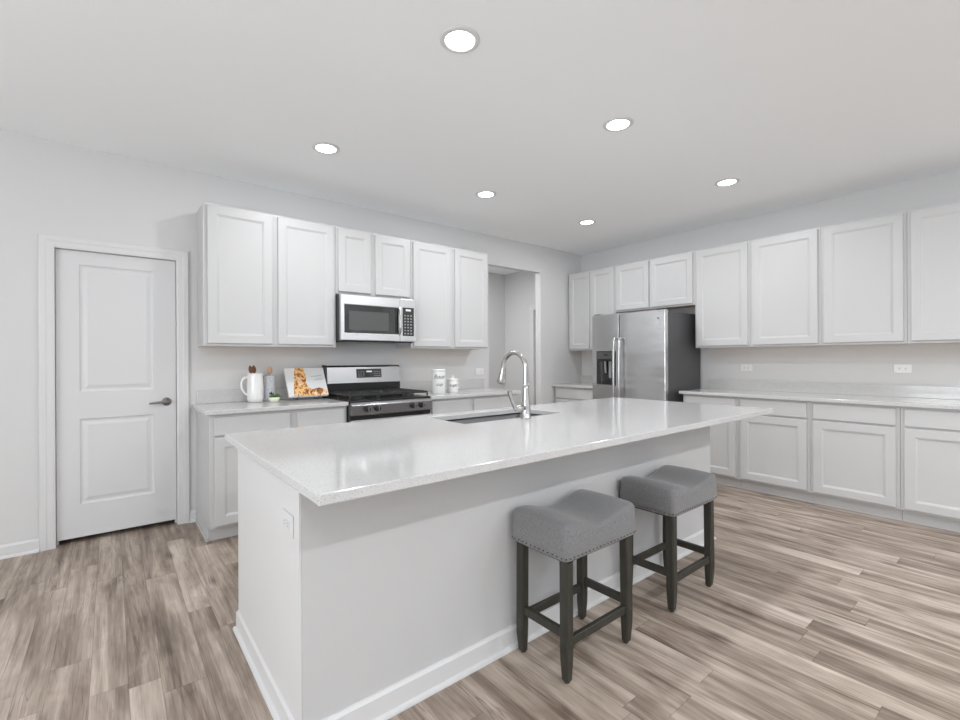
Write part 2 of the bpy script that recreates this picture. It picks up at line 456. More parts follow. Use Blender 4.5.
# ------------------------------------------------------------------ cabinets
def shaker(w_, h_, t=.02, st=.06):
    """a framed door/drawer front: x 0..w, z 0..h, back at y 0, face at y -t"""
    d = MB()
    rings = []
    for ins, y in ((0, 0), (0, -t + .003), (.003, -t), (st, -t), (st + .004, -t + .003), (st + .009, -t + .004), (st + .013, -t + .008), (st + .02, -t + .009)):
        rings.append([(ins, y, ins), (w_ - ins, y, ins), (w_ - ins, y, h_ - ins), (ins, y, h_ - ins)])
    d.loft(rings, cap=True, smooth=False)
    return d
def slab_front(w_, h_, t=.02):
    d = MB(); rings = []
    for ins, y in ((0, 0), (0, -t + .004), (.004, -t)):
        rings.append([(ins, y, ins), (w_ - ins, y, ins), (w_ - ins, y, h_ - ins), (ins, y, h_ - ins)])
    return d.loft(rings, smooth=False)
def upper(label, wall, a0, a1, z0, z1, doors, group, dep=.30):
    """a0..a1 along the wall (away from the left end), doors given along the same axis"""
    W_ = abs(a1 - a0)
    root = empty('upper_cabinet', (a0 + .0008, 0, z0) if wall == 'A' else (0, a0 - .0008, z0), 0 if wall == 'A' else -PI / 2)
    tag(root, label, 'cabinet', group)
    W_ -= .0016
    Hh = z1 - z0
    c = MB()
    c.box(0, -dep, .016, W_, -.001, Hh)
    c.box(0, -dep, 0, W_, -dep + .02, .016); c.box(0, -dep + .02, 0, .016, -.001, .016); c.box(W_ - .016, -dep + .02, 0, W_, -.001, .016)
    c.build('cabinet_body', M_cab, root, .0012, 1)
    MB().box(.016, -dep + .02, .012, W_ - .016, -.001, .0158).build('underside', M_beige, root)
    for (p, q) in doors:
        s = abs(p - a0); e = abs(q - a0)
        shaker(e - s, Hh - .02 - .018).build('door', M_cab, root, loc=(s, -dep - .0005, .020))
    return root
GU = 'white upper cabinets on the back wall'
upper('white double upper cabinet left of the microwave, nearest the pantry door', 'A', -4.725, -3.7265, 1.365, 2.423, [(-4.70, -4.250), (-4.207, -3.748)], GU)
upper('short white double upper cabinet directly above the microwave', 'A', -3.7265, -2.977, 1.835, 2.423, [(-3.708, -3.402), (-3.357, -2.997)], GU)
upper('white double upper cabinet right of the microwave, beside the hall opening', 'A', -2.977, -2.0, 1.365, 2.423, [(-2.955, -2.508), (-2.458, -2.022)], GU)
GB = 'white upper cabinets on the right wall'
upper('narrow-doored white upper cabinet in the room corner, left of the refrigerator', 'B', -.02, -.776, 1.365, 2.423, [(-.042, -.376), (-.405, -.758)], GB)
upper('short white upper cabinet directly above the refrigerator', 'B', -.776, -1.785, 1.835, 2.423, [(-.795, -1.238), (-1.262, -1.762)], GB)
upper('white single-door upper cabinet immediately right of the refrigerator', 'B', -1.785, -2.337, 1.365, 2.423, [(-1.806, -2.316)], GB)
upper('white single-door upper cabinet second to the right of the refrigerator', 'B', -2.337, -2.918, 1.365, 2.423, [(-2.360, -2.897)], GB)
upper('white single-door upper cabinet third to the right of the refrigerator, above the wall outlet', 'B', -2.918, -3.488, 1.365, 2.423, [(-2.941, -3.466)], GB)
upper('rightmost white upper cabinet, cut by the right picture edge', 'B', -3.488, -4.06, 1.365, 2.423, [(-3.511, -4.037)], GB)

def base(label, wall, a0, a1, cols, group, zt=.8845, drawer=True, end=None):
    W_ = abs(a1 - a0)
    root = empty('base_cabinet', (a0, 0, 0) if wall == 'A' else (0, a0, 0), 0 if wall == 'A' else -PI / 2)
    tag(root, label, 'cabinet', group)
    c = MB(); dep = .60
    c.box(.0008, -dep, .1, W_ - .0008, -.001, zt)
    c.build('cabinet_body', M_cab, root, .0012, 1)
    k = MB(); k.box(.0008, -.535, 0, W_ - .0008, -.001, .0995)
    if end == 'L':
        k.box(-.012, -.545, 0, .0, -.001, .02)
    k.build('toe_kick', M_cab, root)
    for (p, q) in cols:
        s = abs(p - a0); e = abs(q - a0)
        slab_front(e - s, .125).build('drawer', M_cab, root, loc=(s, -dep - .0005, .737))
        shaker(e - s, .604).build('door', M_cab, root, loc=(s, -dep - .0005, .117))
    return root
G1 = 'white base cabinets on the back wall'
base('white base cabinet between the pantry door and the range', 'A', -4.735, -3.757, [(-4.705, -4.205), (-4.152, -3.78)], G1, end='L')
base('white base cabinet right of the range, beside the hall opening', 'A', -2.966, -1.855, [(-2.94, -2.49), (-2.448, -1.88)], G1)
G2 = 'white base cabinets on the right wall'
base('white base cabinet in the corner left of the refrigerator', 'B', -.03, -.765, [(-.055, -.74)], G2)
base('white base cabinet immediately right of the refrigerator, partly behind the island end', 'B', -1.80, -2.34, [(-1.825, -2.318)], G2)
base('white base cabinet second to the right of the refrigerator', 'B', -2.34, -2.914, [(-2.363, -2.892)], G2)
base('white base cabinet third to the right of the refrigerator', 'B', -2.914, -3.488, [(-2.937, -3.465)], G2)
base('rightmost white base cabinet, cut by the right picture edge', 'B', -3.488, -4.06, [(-3.512, -4.037)], G2)

# countertops with backsplash strips
def counter(label, wall, a0, a1, splash=(None, None), z0=.885, z1=.915, dep=.64):
    W_ = abs(a1 - a0)
    root = empty('countertop', (a0, 0, z0) if wall == 'A' else (0, a0, z0), 0 if wall == 'A' else -PI / 2)
    tag(root, label, 'countertop', 'white quartz wall countertops')
    MB().box(0, -dep, 0, W_, -.001, z1 - z0).build('slab', M_quartz, root, .003, 2)
    s, e = splash
    s = 0 if s is None else abs(s - a0); e = W_ if e is None else abs(e - a0)
    MB().box(s, -.02, z1 - z0 + .0003, e, -.001, z1 - z0 + .102).build('backsplash', M_quartz, root, .002, 2)
    return root
counter('white quartz countertop left of the range holding pitcher and cookbook', 'A', -4.765, -3.757, (-4.73, None))
counter('white quartz countertop right of the range holding two canisters', 'A', -2.966, -1.825, (None, None))
counter('small white quartz countertop in the corner left of the refrigerator', 'B', -.002, -.768)
counter('long white quartz countertop on the right wall below the upper cabinets', 'B', -1.772, -4.085, (-1.79, None))

# ------------------------------------------------------------------ outlets
def outlet(label, loc, rot, horizontal=True, gangs=1):
    r = empty('wall_outlet', loc); r.rotation_euler = rot
    tag(r, label, 'outlet')
    w_, h_ = (.115, .072) if horizontal else (.072, .115)
    if gangs == 2: w_, h_ = .116, .116
    pm = M_trim if 'island' in label else M_plast
    MB().box(-w_ / 2, -.006, -h_ / 2, w_ / 2, -.0005, h_ / 2).build('cover_plate', pm, r, .003, 2)
    cs = [(0, 0)] if gangs == 1 else [(-.023, 0), (.023, 0)]
    for cx, cz in cs:
        for k in (-1, 1):
            px, pz = (cx + k * .02, cz) if horizontal else (cx, cz + k * .02)
            MB().box(px - .014, -.0085, pz - .014, px + .014, -.006, pz + .014).build('socket', pm, r, .002, 1)
            s = MB()
            if horizontal:
                s.box(px - .006, -.0092, pz + .004, px + .004, -.0085, pz + .0062); s.box(px - .006, -.0092, pz - .0062, px + .004, -.0085, pz - .004)
            else:
                s.box(px - .0062, -.0092, pz - .003, px - .004, -.0085, pz + .006); s.box(px + .004, -.0092, pz - .003, px + .0062, -.0085, pz + .006)
            s.build('socket_slot', M_grey if 'island' in label else M_dark, r)
    return r
outlet('white wall outlet above the counter just right of the refrigerator', (0, -2.185, 1.149), (0, 0, -PI / 2))
outlet('white wall outlet above the counter near the right picture edge', (0, -3.415, 1.157), (0, 0, -PI / 2))
outlet('white wall outlet on the back wall right of the canisters', (-1.88, 0, 1.11), (0, 0, 0))

# ------------------------------------------------------------------ island
IX0, IX1, IY0, IY1 = -4.79, -2.015, -2.72, -1.83
isl = empty('kitchen_island', ((IX0 + IX1) / 2, (IY0 + IY1) / 2, 0))
tag(isl, 'large white kitchen island with seating overhang and base moulding', 'kitchen island')
def rel(o, root):
    o.matrix_parent_inverse = Matrix.Translation(root.location).inverted()
    return o
b_ = MB()
SX0, SX1, SY0, SY1 = -3.80, -3.03, -2.265, -1.90       # sink opening
t_ = .05
b_.box(IX0, IY0, 0, IX1, IY0 + t_, .8845); b_.box(IX0, IY1 - t_, .1, IX1, IY1, .8845)
b_.box(IX0, IY0 + t_, 0, IX0 + t_, IY1 - t_, .8845); b_.box(IX1 - t_, IY0 + t_, 0, IX1, IY1 - t_, .8845)
b_.box(IX0 + t_, IY0 + t_, .05, IX1 - t_, IY1 - t_, .1)
rel(b_.build('island_body', M_island, isl, .002, 1), isl)
rel(MB().box(IX0 - .006, IY0, 0, IX0 - .0002, IY1, .8845).build('end_panel', M_trim, isl), isl)
bbm = MB()
pr = bb_prof(.014, .095)
def ringat(x, y, sx, sy):
    return [(x + sx * -a, y + sy * -a, z) for a, z in pr]
bbm.loft([ringat(IX0, IY1, -1, 1), ringat(IX0, IY0, -1, -1), ringat(IX1, IY0, 1, -1), ringat(IX1, IY1, 1, 1)], smooth=False)
rel(bbm.build('base_moulding', M_trim, isl), isl)
cl = MB()
cl.box(IX0 - .020, IY0 - .05, .852, IX0 - .0062, IY1, .8845); cl.box(IX0 - .0062, IY0 - .05, .862, IX0 + .03, IY0, .8845)
rel(cl.build('support_cleat', M_trim, isl, .002, 1), isl)
for k in range(3):
    xa = IX0 + .06 + k * .9
    if k != 1:
        d = shaker(.82, .60); o = d.build('door', M_cab, isl); o.rotation_euler = (0, 0, PI); rel(o, isl); o.location = (xa + .82, IY1 + .0005, .117)
        d = slab_front(.82, .125); o = d.build('drawer', M_cab, isl); o.rotation_euler = (0, 0, PI); rel(o, isl); o.location = (xa + .82, IY1 + .0005, .737)
    else:
        d = shaker(.40, .745); o = d.build('door', M_cab, isl); o.rotation_euler = (0, 0, PI); rel(o, isl); o.location = (xa + .40, IY1 + .0005, .117)
        d = shaker(.40, .745); o = d.build('door', M_cab, isl); o.rotation_euler = (0, 0, PI); rel(o, isl); o.location = (xa + .82, IY1 + .0005, .117)
# slab with the sink cut-out
def slab_hole(x0, x1, y0, y1, a0, a1, b0, b1, z0, z1):
    s = MB()
    vs = []
    for z in (z0, z1):
        vs += [(x0, y0, z), (x1, y0, z), (x1, y1, z), (x0, y1, z), (a0, b0, z), (a1, b0, z), (a1, b1, z), (a0, b1, z)]
    fs = []
    for i in range(4):
        j = (i + 1) % 4
        fs += [(8 + i, 8 + j, 12 + j, 12 + i), (i, 4 + i, 4 + j, j), (i, j, 8 + j, 8 + i), (4 + i, 12 + i, 12 + j, 4 + j)]
    return s.add(vs, fs)
it = slab_hole(-4.845, -1.80, -3.035, -1.80, SX0, SX1, SY0, SY1, .885, .915).build('island_countertop', M_quartz, None, .003, 2)
tag(it, 'large white speckled quartz countertop on the island, holding the sink', 'countertop')
outl = outlet('white outlet plate on the left end of the island', (IX0 - .006, -2.612, .716), (0, 0, -PI / 2), True, 1)

# sink
sk = empty('kitchen_sink', ((SX0 + SX1) / 2, (SY0 + SY1) / 2, .665)); tag(sk, 'stainless steel undermount sink set in the island countertop', 'sink')
s = MB()
def rr(x0, x1, y0, y1, z, r=.02, n=4):
    out = []
    for cx, cy, a0 in ((x1 - r, y1 - r, 0), (x0 + r, y1 - r, PI / 2), (x0 + r, y0 + r, PI), (x1 - r, y0 + r, 1.5 * PI)):
        for i in range(n + 1):
            a = a0 + PI / 2 * i / n; out.append((cx + r * math.cos(a), cy + r * math.sin(a), z))
    return out
g = .004
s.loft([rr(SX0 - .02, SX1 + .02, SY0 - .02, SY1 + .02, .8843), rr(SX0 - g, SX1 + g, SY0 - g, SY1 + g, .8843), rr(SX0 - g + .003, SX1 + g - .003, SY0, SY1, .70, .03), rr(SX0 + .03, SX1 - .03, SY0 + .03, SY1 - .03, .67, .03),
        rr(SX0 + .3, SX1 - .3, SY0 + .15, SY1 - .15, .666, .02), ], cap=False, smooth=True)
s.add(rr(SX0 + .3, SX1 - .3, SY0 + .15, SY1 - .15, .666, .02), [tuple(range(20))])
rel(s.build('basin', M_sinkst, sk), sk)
d = MB().lathe([(.0001, .6665), (.042, .6665), (.045, .669), (.038, .6675), (.0001, .6675)], ((SX0 + SX1) / 2, (SY0 + SY1) / 2, 0)); rel(d.build('drain', M_nickel, sk), sk)

# faucet
fx, fy, fz = -3.405, -2.318, .9153
fa = empty('kitchen_faucet', (fx, fy, fz)); tag(fa, 'brushed nickel gooseneck pull-down faucet beside the island sink', 'faucet')
MB().lathe([(.0001, 0), (.031, 0), (.031, .006), (.027, .012), (.0265, .06), (.0255, .085), (.022, .10), (.019, .13), (.0175, .17), (.0165, .2), (.0001, .2)], (0, 0, 0), 24).build('faucet_body', M_nickel, fa)
pts = [(0, 0, .19), (0, 0, .27)]
rad = .095
for i in range(0, 15):
    a = PI - i * (PI * .93) / 14
    pts.append((0, rad + rad * math.cos(a), .285 + rad * math.sin(a)))
ex, ez = pts[-1][1], pts[-1][2]
MB().tube(pts + [(0, ex + .004, ez - .02)], .0145, 14).build('spout', M_nickel, fa)
MB().tube([(0, ex + .004, ez - .018), (0, ex + .008, ez - .035), (0, ex + .016, ez - .075), (0, ex + .022, ez - .105), (0, ex + .0235, ez - .112)], [.0155, .017, .022, .027, .023], 16).build('spray_head', M_nickel, fa)
MB().lathe([(.0001, 0), (.019, 0), (.019, -.03), (.016, -.06), (.0001, -.062)], (-.018, .0, .062), 16, 'x').build('handle_hub', M_nickel, fa)
MB().tube([(-.066, 0, .058), (-.082, .0, .068), (-.102, -.002, .10), (-.124, -.004, .145), (-.132, -.005, .165)], [.014, .0135, .012, .0135, .013], 12).build('lever_handle', M_nickel, fa)

# ------------------------------------------------------------------ bar stools
def seat_mesh(w_=.470, d_=.305, nx=30, ny=18):
    """saddle seat: x centred, y centred, bottom z=.482"""
    s = MB()
    def top(x, y):
        u = min(1, abs(2 * x / w_)); v = min(1, abs(2 * y / d_))
        z = .585 + .036 * math.sin(min(u, .86) / .86 * PI / 2) ** 2.4
        z -= .012 * max(0, (u - .86) / .14) ** 2
        z += .006 * (1 - v ** 2)
        z -= .010 * max(0, (v - .8) / .2) ** 2
        return z
    rings = []
    prm = []
    for i in range(nx): prm.append((-1 + 2 * i / nx, -1))
    for i in range(ny): prm.append((1, -1 + 2 * i / ny))
    for i in range(nx): prm.append((1 - 2 * i / nx, 1))
    for i in range(ny): prm.append((-1, 1 - 2 * i / ny))
    def pt(u, v, k, inset=0):
        # rounded rectangle mapping
        x = u * (w_ / 2 - inset); y = v * (d_ / 2 - inset)
        r = .018
        ax = abs(x) - (w_ / 2 - inset - r); ay = abs(y) - (d_ / 2 - inset - r)
        if ax > 0 and ay > 0:
            L_ = math.hypot(ax, ay)
            m_ = max(ax, ay) / L_ if L_ > 0 else 1
            x = math.copysign(w_ / 2 - inset - r + ax * m_, x); y = math.copysign(d_ / 2 - inset - r + ay * m_, y)
        return x, y
    for z, ins in ((.480, .2), (.480, .004), (.484, 0), (.52, -.002), (.55, -.001)):
        rings.append([(*pt(u, v, 0, ins), z) for u, v in prm])
    def topring(k, ins, drop):
        out = []
        for u, v in prm:
            x, y = pt(u * k, v * k, 0, ins); 
            out.append((x, y, top(x, y) - drop))
        return out
    for ins, drop in ((.0, .012), (.003, .006), (.008, .0015)):
        out = []
        for u, v in prm:
            x, y = pt(u, v, 0, ins); out.append((x, y, top(x * .97, y * .97) - drop))
        rings.append(out)
    for k in (.94, .86, .76, .64, .5, .35, .2, .08):
        out = []
        for u, v in prm:
            x, y = pt(u, v, 0, .010); x *= k; y *= k; out.append((x, y, top(x, y)))
        rings.append(out)
    s.loft(rings, smooth=True)
    return s, prm, pt
def make_stool():
    r = empty('bar_stool', (0, 0, 0))
    sm, prm, pt = seat_mesh()
    so = sm.build('seat', M_linen, r)
    nl = MB()
    per = []
    n = 66
    w_, d_ = .470, .305
    L_ = 2 * (w_ + d_)
    for i in range(n):
        s_ = L_ * i / n
        if s_ < w_: p = (-1 + 2 * s_ / w_, -1)
        elif s_ < w_ + d_: p = (1, -1 + 2 * (s_ - w_) / d_)
        elif s_ < 2 * w_ + d_: p = (1 - 2 * (s_ - w_ - d_) / w_, 1)
        else: p = (-1, 1 - 2 * (s_ - 2 * w_ - d_) / d_)
        x, y = pt(*p, 0, -.0015)
        rr_ = .0042
        vs = [(x, y, .4925 + rr_), (x, y, .4925 - rr_)]
        ring = []
        for k in range(6):
            a = 2 * PI * k / 6; ring.append((x + rr_ * math.cos(a), y + rr_ * math.sin(a), .4925))
        nl.add(vs + ring, [(0, 2 + k, 2 + (k + 1) % 6) for k in range(6)] + [(1, 2 + (k + 1) % 6, 2 + k) for k in range(6)], True)
    nl.build('nailhead_trim', M_nail, so)
    lw = .042
    lx, ly = .420 / 2, .272 / 2
    for sx in (-1, 1):
        for sy in (-1, 1):
            g_ = MB(); cx, cy = sx * (lx - lw / 2 + .012), sy * (ly - lw / 2 + .008)
            def sq(cx, cy, hw, z):
                c = hw * .28
                return [(cx - hw + c, cy - hw, z), (cx + hw - c, cy - hw, z), (cx + hw, cy - hw + c, z), (cx + hw, cy + hw - c, z), (cx + hw - c, cy + hw, z), (cx - hw + c, cy + hw, z), (cx - hw, cy + hw - c, z), (cx - hw, cy - hw + c, z)]
            ix, iy = cx + sx * .0, cy
            g_.loft([sq(ix - sx * .004, iy - sy * .002, .0125, .006), sq(ix - sx * .002, iy - sy * .001, .0155, .012), sq(ix, iy, lw / 2 - .001, .085), sq(ix, iy, lw / 2, .12), sq(ix - sx * .002, iy - sy * .002, lw / 2, .4702)], smooth=False)
            lo = g_.build('leg', M_legw, r)
            MB().lathe([(.0001, 0), (.011, 0), (.012, .0062), (.0001, .0062)], (ix - sx * .004, iy - sy * .002, 0), 12).build('foot_glide', M_foot, lo)
            MB().lathe([(.0001, 0), (.005, 0), (.004, .0015), (.0001, .002)], (ix, iy - lw / 2 if sy < 0 else iy + lw / 2 + .002, .158), 10, 'y').build('bolt_cap', M_nail, lo)
    MB().box(-.222, -.14, .4705, .222, .14, .4798).build('seat_board', M_legw, r, .002, 1)
    fx_, fy_ = lx - lw / 2 + .012, ly - lw / 2 + .008
    for sy in (-1, 1):
        MB().box(-fx_ + .02, sy * fy_ - .011, .137, fx_ - .02, sy * fy_ + .011, .171).build('stretcher', M_legw, r, .002, 1)
    for sx in (-1, 1):
        MB().box(sx * fx_ - .011, -fy_ + .019, .168, sx * fx_ + .011, fy_ - .019, .203).build('stretcher', M_legw, r, .002, 1)
    return r
st = make_stool()
st.location = (-3.679, -2.896, 0)
st2 = copy_tree(st)
st2.location = (-2.889, -2.896, 0)
for o_, l_ in ((st, 'grey upholstered saddle-seat bar stool nearest the camera, at the middle of the island'), (st2, 'grey upholstered saddle-seat bar stool farther away, near the right end of the island')):
    tag(o_, l_, 'bar stool', 'bar stools at the island')

# ------------------------------------------------------------------ recessed ceiling lights
def make_can():
    r = empty('recessed_light', (0, 0, H))
    MB().lathe([(.068, -.002), (.070, -.008), (.086, -.006), (.094, -.0015), (.094, -.0004), (.068, -.0004), (.068, -.002)], (0, 0, 0), 36).build('trim_ring', M_trim, r)
    MB().lathe([(.0001, -.0045), (.0685, -.0045), (.0685, -.0008), (.0001, -.0008)], (0, 0, 0), 32).build('diffuser', M_lens, r)
    return r
can = make_can()
cans = [((-3.985, -2.485), 'round recessed ceiling light largest and nearest the camera, top centre'),
        ((-4.076, -1.027), 'round recessed ceiling light above the left upper cabinets, farthest left'),
        ((-2.749, -2.491), 'round recessed ceiling light above the middle of the island, second largest'),
        ((-2.623, -1.028), 'round recessed ceiling light right of the microwave, middle of the back row'),
        ((-1.219, -1.053), 'round recessed ceiling light nearest the room corner and refrigerator'),
        ((-1.200, -2.498), 'round recessed ceiling light farthest right, before the right wall cabinets')]
back_row = [(-4.03, -5.5), (-2.7, -5.5), (-1.2, -5.5), (-5.9, -5.5)]
for i, ((x, y), l_) in enumerate(cans + [(p, 'round recessed ceiling light in the row behind the camera') for p in back_row]):
    o_ = can if i == 0 else copy_tree(can)
    o_.location = (x, y, H)
    tag(o_, l_, 'ceiling light', 'recessed ceiling lights' if i < 6 else 'recessed lights behind the camera')
    area('can_lamp', (x, y, H - .012), (0, 0, 0), .13, .13, CAN_W if i < 6 else REAR_CAN_W, CAN, 'DISK')
hall = copy_tree(can); hall.location = (-1.4, 1.0, H)  # unseen lamp, added to brighten the hall
tag(hall, 'added unseen round recessed light on the hall ceiling', 'ceiling light')
area('can_lamp', (-1.4, 1.0, H - .012), (0, 0, 0), .13, .13, 27, CAN, 'DISK')

# ------------------------------------------------------------------ microwave
mw = empty('microwave', (-3.352, 0, 1.412)); tag(mw, 'stainless over-the-range microwave under the short upper cabinet', 'microwave')
x0, x1 = -.371, .371; hh = .417
MB().box(x0 + .004, -.36, .012, x1 - .004, -.002, hh - .002).build('case', M_char, mw, .003, 1)
MB().box(x0 + .02, -.372, 0, x1 - .02, -.03, .0115).build('vent_base', M_black, mw, .002, 1)
sl = MB()
for k in range(4): sl.box(x0 + .06 + k * .165, -.368, -.004, x0 + .19 + k * .165, -.25, -.0005)
sl.build('filter_grille', M_grey, mw)
# door: stainless frame with window cut
xd = .20
def framed(x0, x1, z0, z1, a0, a1, b0, b1, yf, yb):
    d = MB(); vs = []
    for y in (yb, yf):
        vs += [(x0, y, z0), (x1, y, z0), (x1, y, z1), (x0, y, z1), (a0, y, b0), (a1, y, b0), (a1, y, b1), (a0, y, b1)]
    fs = []
    for i in range(4):
        j = (i + 1) % 4
        fs += [(8 + i, 8 + j, 12 + j, 12 + i), (i, 4 + i, 4 + j, j), (i, j, 8 + j, 8 + i), (4 + i, 12 + i, 12 + j, 4 + j)]
    return d.add(vs, fs)
dm = framed(x0, xd, .012, hh - .004, x0 + .035, xd - .012, .08, hh - .095, -.40, -.361).build('door', M_steel, mw, .006, 3)
MB().box(x0 + .035, -.397, .08, xd - .012, -.362, hh - .095).build('window', M_bglass, dm)
MB().box(x0 + .075, -.3985, .105, xd - .115, -.397, hh - .145).build('window_screen', M_gglass, dm)
MB().box(xd - .050, -.3985, .085, xd - .030, -.397, hh - .10).build('latch_strip', M_black, dm)
hp = []
for i in range(9):
    t = i / 8; hp.append((xd - .008, -.402 - .032 * math.sin(PI * t) ** .5, .075 + t * (hh - .16)))
MB().tube(hp, .0105, 12).build('handle', M_steelH, dm)
MB().box(xd + .003, -.398, .012, x1, -.361, hh - .004).build('control_fascia', M_steel, mw, .005, 2)
kp = MB().box(xd + .030, -.4005, .065, x1 - .022, -.398, hh - .085).build('keypad', M_bglass, mw)
MB().box(xd + .062, -.4015, hh - .118, xd + .115, -.4005, hh - .10).build('display', M_disp, kp)
bt = MB()
for r_ in range(7):
    for c_ in range(3):
        bt.box(xd + .045 + c_ * .032, -.4013, .082 + r_ * .028, xd + .063 + c_ * .032, -.4005, .094 + r_ * .028)
bt.build('key_legends', M_grey, kp)

# ------------------------------------------------------------------ gas range
rg = empty('gas_range', (-3.3615, 0, 0)); tag(rg, 'stainless and black gas range with cast-iron grates', 'range')
x0, x1 = -.383, .383
MB().box(x0, -.62, .03, x1, -.03, .905).build('body', M_char, rg, .003, 1)
for sx in (-1, 1):
    for yy in (-.57, -.08):
        MB().lathe([(.0001, 0), (.018, 0), (.018, .03), (.0001, .03)], (sx * .34, yy, 0), 12).build('levelling_foot', M_black, rg)
ct = MB(); ct.box(x0 - .003, -.645, .9055, x1 + .003, -.06, .922)
ct.build('cooktop', M_black, rg, .006, 2)
MB().prism_x([(-.665, .80), (-.62, .80), (-.62, .9045), (-.645, .9045), (-.672, .885)], x0, x1).build('control_panel', M_steelD, rg, .005, 2)
for kx in (-.250, -.158, .185, .275):
    k = MB().lathe([(.0001, 0), (.025, 0), (.025, .008), (.021, .012), (.019, .034), (.016, .037), (.0001, .037)], (kx, -.669, .848), 24, 'y').build('knob', M_black, rg)
    MB().box(kx - .004, -.708, .829, kx + .004, -.7058, .867).build('knob_pointer', M_steelH, k)
MB().box(x0 + .006, -.655, .765, x1 - .006, -.6205, .797).build('vent_strip', M_black, rg)
od = framed(x0 + .003, x1 - .003, .22, .762, x0 + .12, x1 - .12, .34, .64, -.665, -.622).build('oven_door', M_steel, rg, .004, 2)
MB().box(x0 + .12, -.661, .34, x1 - .12, -.63, .64).build('oven_window', M_bglass, od)
MB().tube([(x0 + .06, -.665, .715), (x0 + .06, -.705, .718), (x0 + .075, -.716, .718), (x1 - .075, -.716, .718), (x1 - .06, -.705, .718), (x1 - .06, -.665, .715)], .011, 12).build('oven_handle', M_steelH, od)
MB().box(x0 + .003, -.66, .05, x1 - .003, -.622, .214).build('storage_drawer', M_steel, rg, .004, 2)
# backguard
MB().box(x0, -.085, .9055, x1, -.004, 1.04).build('backguard_riser', M_black, rg, .003, 1)
bg = MB().prism_x([(-.10, 1.035), (-.004, 1.035), (-.004, 1.205), (-.05, 1.205), (-.068, 1.20), (-.082, 1.186)], x0 + .0165, x1 - .004)
bgo = bg.build('backguard_panel', M_steelD, rg, .004, 2)
MB().prism_x([(-.103, 1.0405), (-.004, 1.0405), (-.004, 1.208), (-.05, 1.208), (-.07, 1.203), (-.085, 1.188)], x0, x0 + .016).build('backguard_end_cap', M_black, bgo)
nrm = (-.082 + .10) / (1.186 - 1.035)
def onbg(z): return -.10 + (z - 1.035) * nrm
dsp = MB()
zA, zB = 1.085, 1.168
def dpanel(xa, xb, za, zb, off):
    return [(xa, onbg(za) - off, za), (xb, onbg(za) - off, za), (xb, onbg(zb) - off, zb), (xa, onbg(zb) - off, zb)]
def slab_on(mb, xa, xb, za, zb, o0, o1):
    mb.loft([dpanel(xa, xb, za, zb, o0), dpanel(xa, xb, za, zb, o1)], smooth=False)
slab_on(dsp, -.085, .172, zA, zB, .0002, .003)
dpo = dsp.build('control_display', M_bglass, bgo)
t = MB(); slab_on(t, .015, .072, 1.136, 1.15, .0032, .0038); t.build('clock_digits', M_disp, dpo)
t = MB()
for xx in (-.07, -.045, -.02, .095, .12, .145):
    for zz in (1.098, 1.118, 1.138): slab_on(t, xx, xx + .014, zz, zz + .006, .0032, .0036)
t.build('touch_keys', M_grey, dpo)
# burners and grates
for bx, by, br in ((-.24, -.47, .045), (.24, -.47, .05), (-.24, -.20, .04), (.24, -.20, .04), (0, -.335, .045)):
    MB().lathe([(.0001, .922), (br + .02, .922), (br + .018, .928), (br, .930), (br, .938), (br - .006, .942), (.0001, .942)], (bx, by, 0), 24).build('burner', M_iron, rg)
for gx in (-.25, 0, .25):
    g_ = MB(); hw = .122; ya, yb = -.61, -.105; zt, zb = .968, .953; tk = .006
    for yy in (ya, yb): g_.box(gx - hw, yy - tk, zb, gx + hw, yy + tk, zt)
    for xx in (-hw, hw): g_.box(gx + xx - tk, ya, zb, gx + xx + tk, yb, zt)
    for yy in (-.515, -.425, -.36, -.29, -.20): g_.box(gx - hw, yy - .005, zb + .002, gx + hw, yy + .005, zt)
    for xx in (-.04, .04): g_.box(gx + xx - .005, ya, zb + .002, gx + xx + .005, yb, zt)
    for xx in (-hw, hw):
        for yy in (ya, yb, -.36): g_.box(gx + xx - tk, yy - tk, .9222, gx + xx + tk, yy + tk, zb)
    g_.build('grate', M_iron, rg, .002, 1)

# ------------------------------------------------------------------ refrigerator
fr = empty('refrigerator', (0, -1.255, 0), -PI / 2); tag(fr, 'stainless side-by-side refrigerator with dark grey side and ice dispenser', 'refrigerator')
x0, x1 = -.46, .46     # local x -> -y
MB().box(x0 + .005, -.735, .05, x1 - .005, -.03, 1.748).build('cabinet', M_char, fr, .004, 1)
MB().box(x0 + .02, -.72, 0.0, x1 - .02, -.05, .0495).build('base_grille', M_black, fr)
def fdoor(xa, xb, z0, z1, name, hole=None):
    yf, yb = -.80, -.738
    d = MB()
    # slightly bowed front
    n = 10
    if hole:
        return framed(xa, xb, z0, z1, hole[0], hole[1], hole[2], hole[3], yf, yb).build(name, M_fridge, fr, .010, 3)
    prof = []
    for i in range(n + 1):
        t = i / n; x = xa + (xb - xa) * t
        prof.append((x, yf - .006 * (1 - (2 * t - 1) ** 2)))
    prof += [(xb, yb), (xa, yb)]
    m_ = len(prof)
    vs = [(x, y, z0) for x, y in prof] + [(x, y, z1) for x, y in prof]
    d.add(vs, [tuple(range(m_)), tuple(range(m_, 2 * m_))[::-1]] + [(i, (i + 1) % m_, m_ + (i + 1) % m_, m_ + i) for i in range(m_)])
    return d.build(name, M_fridge, fr, .008, 3)
fz_ = fdoor(x0, -.098, .06, 1.765, 'freezer_door', (-.40, -.14, .95, 1.335))
rf_ = fdoor(-.088, x1, .06, 1.765, 'refrigerator_door')
